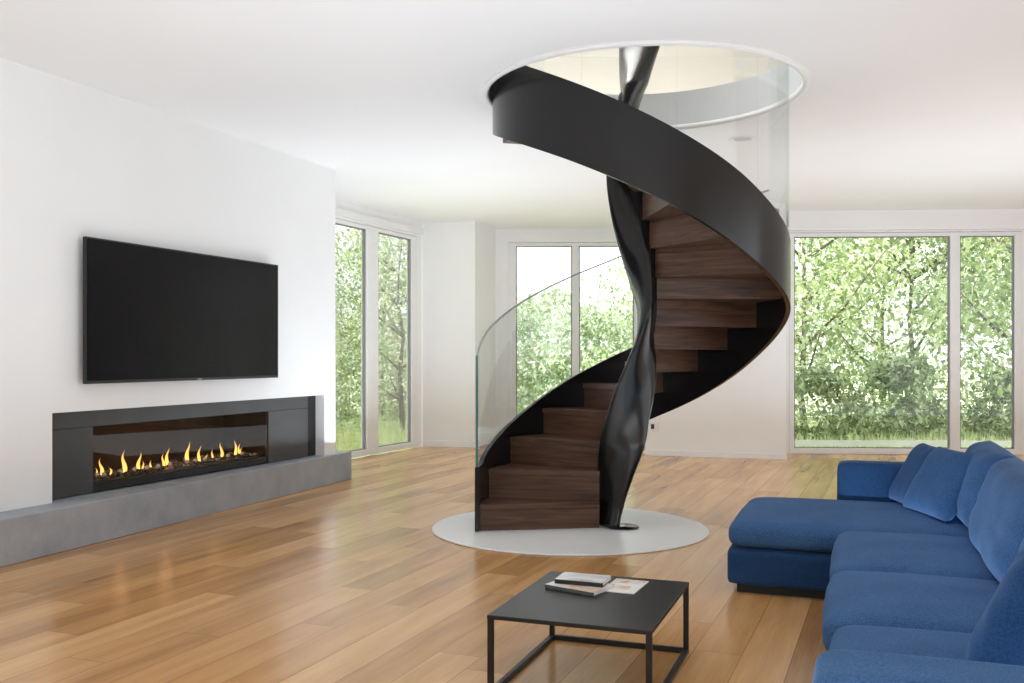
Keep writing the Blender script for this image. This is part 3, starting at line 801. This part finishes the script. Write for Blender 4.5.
book('hardback_book', 'black spined book with glossy grey cover lying on top of the paperback', (.296, 3.985, TZT + .0182), R(-21), .205, .135, .019,
     cover_mat('glossy_grey_cover', [(.3, (.42, .43, .43)), (.5, (.62, .63, .62)), (.7, (.30, .31, .29))], 5, .2), blk)
br = empty('brochure', (.468, 3.975, TZT + .0008), R(-23)); tag(br, 'thin white brochure with an orange and grey picture lying beside the books', 'brochure')
obj('sheet', box(-.07, .07, -.115, .115, 0, .003), paper, br)
pic = cover_mat('orange_grey_picture', [(.3, (.80, .78, .75)), (.45, (.70, .38, .18)), (.55, (.82, .80, .78)), (.7, (.32, .34, .36))], 14)
obj('printed_picture', box(-.062, .062, .045, .105, .003, .0034), pic, br)
obj('printed_picture', box(-.03, .03, -.06, -.005, .003, .0034), cover_mat('faint_orange_picture', [(.4, (.80, .78, .76)), (.6, (.78, .55, .42))], 18), br)

# ------------------------------------------------------------------ garden
bm = bmesh.new(); bx(bm, -80, 80, 12.7, 120, -.5, -.28); bx(bm, -80, -3.2, -40, 12.7, -.5, -.28)
struct(obj('ground_lawn', bm, M['grass']))
bm = bmesh.new(); bx(bm, -.3, 6.0, 1.25, 1.30, -.005, .068, MW3); [bx(bm, q, q + .05, 1.255, 1.295, -.28, -.004, MW3) for q in (.3, 2.0, 3.7, 5.4)]; struct(obj('trim_terrace_rail', bm, M['terrace']))
def make_tree(name, seed, Ht, Wd, nleaf, lsize, mt, low=.0, trunk=True):
    rr = random.Random(seed); root = empty(name, (0, 0, 0))
    clusters = []
    if trunk:
        bm = bmesh.new(); pts = [(0, 0, -.05)]; rad = [.075]
        x = y = 0
        for k in range(1, 7):
            x += rr.uniform(-.12, .12); y += rr.uniform(-.12, .12); pts.append((x, y, Ht * .8 * k / 6)); rad.append(.075 * (1 - k / 7.5))
        tube(bm, pts, rad, 7); obj('trunk', bm, M['bark'], root, True)
        bm = bmesh.new()
        for k in range(14):
            j = rr.randint(1, 5); a = rr.uniform(0, 2 * PI); ln = Wd * rr.uniform(.3, .52)
            p0 = Vector(pts[j]); p1_ = p0 + Vector((math.cos(a) * ln * .5, math.sin(a) * ln * .5, ln * .30)); p2_ = p0 + Vector((math.cos(a) * ln, math.sin(a) * ln, ln * .75))
            tube(bm, [p0, p1_, p2_], [.035, .022, .008], 5)
            clusters += [p1_, p2_, p0.lerp(p2_, .8)]
        obj('branches', bm, M['bark'], root, True)
    for k in range(46):
        a = rr.uniform(0, 2 * PI); zz = rr.uniform(low, 1)
        rmax = Wd / 2 * math.sqrt(max(.05, 1 - (abs(zz - .42) / .62) ** 2)); r0 = rmax * math.sqrt(rr.random())
        clusters.append(Vector((r0 * math.cos(a), r0 * math.sin(a), zz * Ht)))
    bm = bmesh.new()
    for k in range(nleaf):
        c = rr.choice(clusters); sg = Wd * .085
        p = c + Vector((rr.gauss(0, sg), rr.gauss(0, sg), rr.gauss(0, sg * .7)))
        if p.z < .02: p.z = rr.uniform(.03, .4)
        s = lsize * rr.uniform(.6, 1.4)
        q = Matrix.Translation(p) @ Matrix.Rotation(rr.uniform(0, 2 * PI), 4, 'Z') @ Matrix.Rotation(rr.gauss(.5, .6), 4, 'X') @ Matrix.Rotation(rr.gauss(0, .4), 4, 'Y')
        vs = [bm.verts.new(q @ Vector(v)) for v in ((0, -s * .6, 0), (s * .34, 0, s * .08), (0, s * .6, 0), (-s * .34, 0, s * .08))]
        bm.faces.new(vs)
    obj('foliage', bm, mt, root)
    return root
GZ = -.28
protoA = make_tree('garden_tree', 1, 6.6, 4.6, 9500, .115, M['leaf_a'])
protoB = make_tree('garden_tree', 2, 6.0, 5.0, 9500, .11, M['leaf_b'])
protoC = make_tree('slender_tree', 3, 6.0, 3.2, 3600, .12, M['leaf_a'], low=.1)
protoD = make_tree('leafy_shrub', 4, 2.6, 3.0, 6500, .105, M['leaf_c'], trunk=False)
protoE = make_tree('leafy_shrub', 5, 1.5, 2.0, 3000, .12, M['leaf_b'], trunk=False)
used = set()
def put(proto, x, y, rz, sc, label, cat, group):
    if proto.name in used: o = copy_tree(proto)
    else: o = proto; used.add(proto.name)
    o.location = (x, y, GZ); o.rotation_euler = (0, 0, rz); o.scale = (sc, sc, sc)
    tag(o, label, cat, group)
W = 'trees and shrubs outside the windows'
put(protoA, 6.0, 19.6, .3, 1.0, 'tall leafy green tree filling the left part of the large right window', 'tree', W)
put(protoB, 8.6, 20.6, 1.2, 1.0, 'leafy green tree behind the middle of the large right window', 'tree', W)
put(protoA, 10.6, 19.4, 2.2, .9, 'leafy green tree left of the post of the large right window', 'tree', W)
put(protoC, 9.0, 17.0, 4.0, 1.05, 'slender tree with thin dark branches beyond the narrow right pane', 'tree', W)
put(protoB, 12.8, 21.5, 5.1, 1.0, 'dense tree at the far right edge of the narrow right pane', 'tree', W)
put(protoB, 5.2, 24.0, 2.9, 1.05, 'distant leafy tree behind the left side of the right window', 'tree', W)
put(protoA, 10.0, 26.0, 3.9, 1.0, 'distant leafy tree behind the right window post', 'tree', W)
put(protoE, 5.2, 16.6, 0, .8, 'low pale shrub at the foot of the large right window, left side', 'shrub', W)
put(protoE, 6.9, 17.0, 1, .9, 'low shrub at the foot of the large right window, middle', 'shrub', W)
put(protoE, 8.6, 16.4, 2, .75, 'low shrub at the foot of the narrow right pane', 'shrub', W)
# middle window
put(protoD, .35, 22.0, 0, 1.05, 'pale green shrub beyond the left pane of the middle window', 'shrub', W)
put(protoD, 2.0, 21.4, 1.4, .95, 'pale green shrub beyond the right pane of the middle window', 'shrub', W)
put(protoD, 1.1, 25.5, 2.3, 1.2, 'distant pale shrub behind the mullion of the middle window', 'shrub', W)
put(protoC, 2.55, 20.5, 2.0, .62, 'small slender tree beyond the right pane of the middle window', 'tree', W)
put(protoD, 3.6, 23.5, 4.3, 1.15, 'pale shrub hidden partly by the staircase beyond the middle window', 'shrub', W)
# left window
put(protoA, -4.4, 19.8, 4.4, .62, 'leafy tree with grey branches beyond the left pane of the left window', 'tree', W)
put(protoC, -2.2, 19.4, 1.0, .8, 'slender leafy tree beyond the right pane of the left window', 'tree', W)
put(protoB, -3.4, 25.0, .6, .8, 'distant tree behind the post of the left window', 'tree', W)
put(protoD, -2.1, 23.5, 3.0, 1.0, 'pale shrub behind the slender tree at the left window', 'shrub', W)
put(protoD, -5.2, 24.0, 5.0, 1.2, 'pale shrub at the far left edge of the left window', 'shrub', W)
# long grass near the windows
bm = bmesh.new(); rr = random.Random(11)
for k in range(9000):
    if rr.random() < .45: x, y = rr.uniform(-5.5, -1.0), rr.uniform(14.6, 20)
    else: x, y = rr.uniform(3.5, 10), rr.uniform(14.4, 18.5)
    hh = rr.uniform(.12, .36); a = rr.uniform(0, PI); w = .012
    dx, dy = math.cos(a) * w, math.sin(a) * w; lx, ly = rr.gauss(0, .06), rr.gauss(0, .06)
    bm.faces.new([bm.verts.new((x - dx, y - dy, GZ)), bm.verts.new((x + dx, y + dy, GZ)), bm.verts.new((x + lx, y + ly, GZ + hh))])
tag(obj('long_grass', bm, M['blade']), 'long pale green grass on the lawn outside the windows', 'grass', kind='stuff')

# ------------------------------------------------------------------ light
wd = bpy.data.worlds.new('world'); bpy.context.scene.world = wd; wd.use_nodes = True
nt = wd.node_tree; bg = nt.nodes['Background']
tc = nd(nt, 'ShaderNodeTexCoord'); sp_ = nd(nt, 'ShaderNodeSeparateXYZ'); L(nt, tc.outputs['Generated'], sp_.inputs[0])
r = ramp(nt, [(0, (.84, .88, .88)), (.5, (.93, .97, 1)), (.75, (.90, .95, 1.0)), (1, (.85, .93, 1.0))])
L(nt, mth(nt, 'ADD', mth(nt, 'MULTIPLY', sp_.outputs['Z'], .5), .5), r.inputs[0]); L(nt, r.outputs[0], bg.inputs[0])
bg.inputs[1].default_value = 2.6
def area(name, loc, rot, sx, sy, power, col=(1, 1, 1)):
    d = bpy.data.lights.new(name, 'AREA'); d.shape = 'RECTANGLE'; d.size = sx; d.size_y = sy; d.energy = power; d.color = col
    o = bpy.data.objects.new(name, d); o.location = loc; o.rotation_euler = rot; C.objects.link(o); return o
# added fill lamps, unseen: ceiling, rear and upstairs; warm upstairs lamp
area('ceiling_fill_light', (.2, 3.4, .4), (R(180), 0, 0), 5, 5, 136, (.76, .89, 1))
area('ceiling_fill_light', (-.6, 9.6, .4), (R(180), 0, 0), 2.4, 4, 80, (.76, .88, 1))
area('ceiling_fill_light', (4.8, 8.8, .4), (R(180), 0, 0), 4, 4, 90, (.76, .88, 1))
area('rear_fill_light', (.5, -3.2, 2.0), (R(90), 0, 0), 7, 1.4, 130, (.86, .94, 1))
area('upper_warm_light', (2.2, 9.5, 5.6), (0, 0, 0), 2.5, 2.5, 170, (1, .89, .72))
area('upper_fill_light', (-1.5, 9, 5.6), (0, 0, 0), 3, 3, 235, (1, .985, .97))
sd = bpy.data.lights.new('sun', 'SUN'); sd.energy = 9.0; sd.angle = R(3); sd.color = (1, .98, .95)
so = bpy.data.objects.new('sun', sd); C.objects.link(so); so.rotation_euler = (R(38), R(-30), 0)
# firelight
for px in (120, 165, 215):
    p = wline(px, WL0 - nL * YF, WL1 - nL * YF)
    d = bpy.data.lights.new('firelight', 'POINT'); d.energy = .3; d.color = (1, .55, .22); d.shadow_soft_size = .004
    o = bpy.data.objects.new('firelight', d); o.location = (p.x, p.y, BEDZ + .14); C.objects.link(o)
sc_ = bpy.context.scene
sc_.view_settings.view_transform = 'Standard'; sc_.view_settings.look = 'None'; sc_.view_settings.exposure = -.06; sc_.view_settings.gamma = 1
sc_.cycles.max_bounces = 10; sc_.cycles.transparent_max_bounces = 24; sc_.cycles.diffuse_bounces = 6
sc_.cycles.use_denoising = True
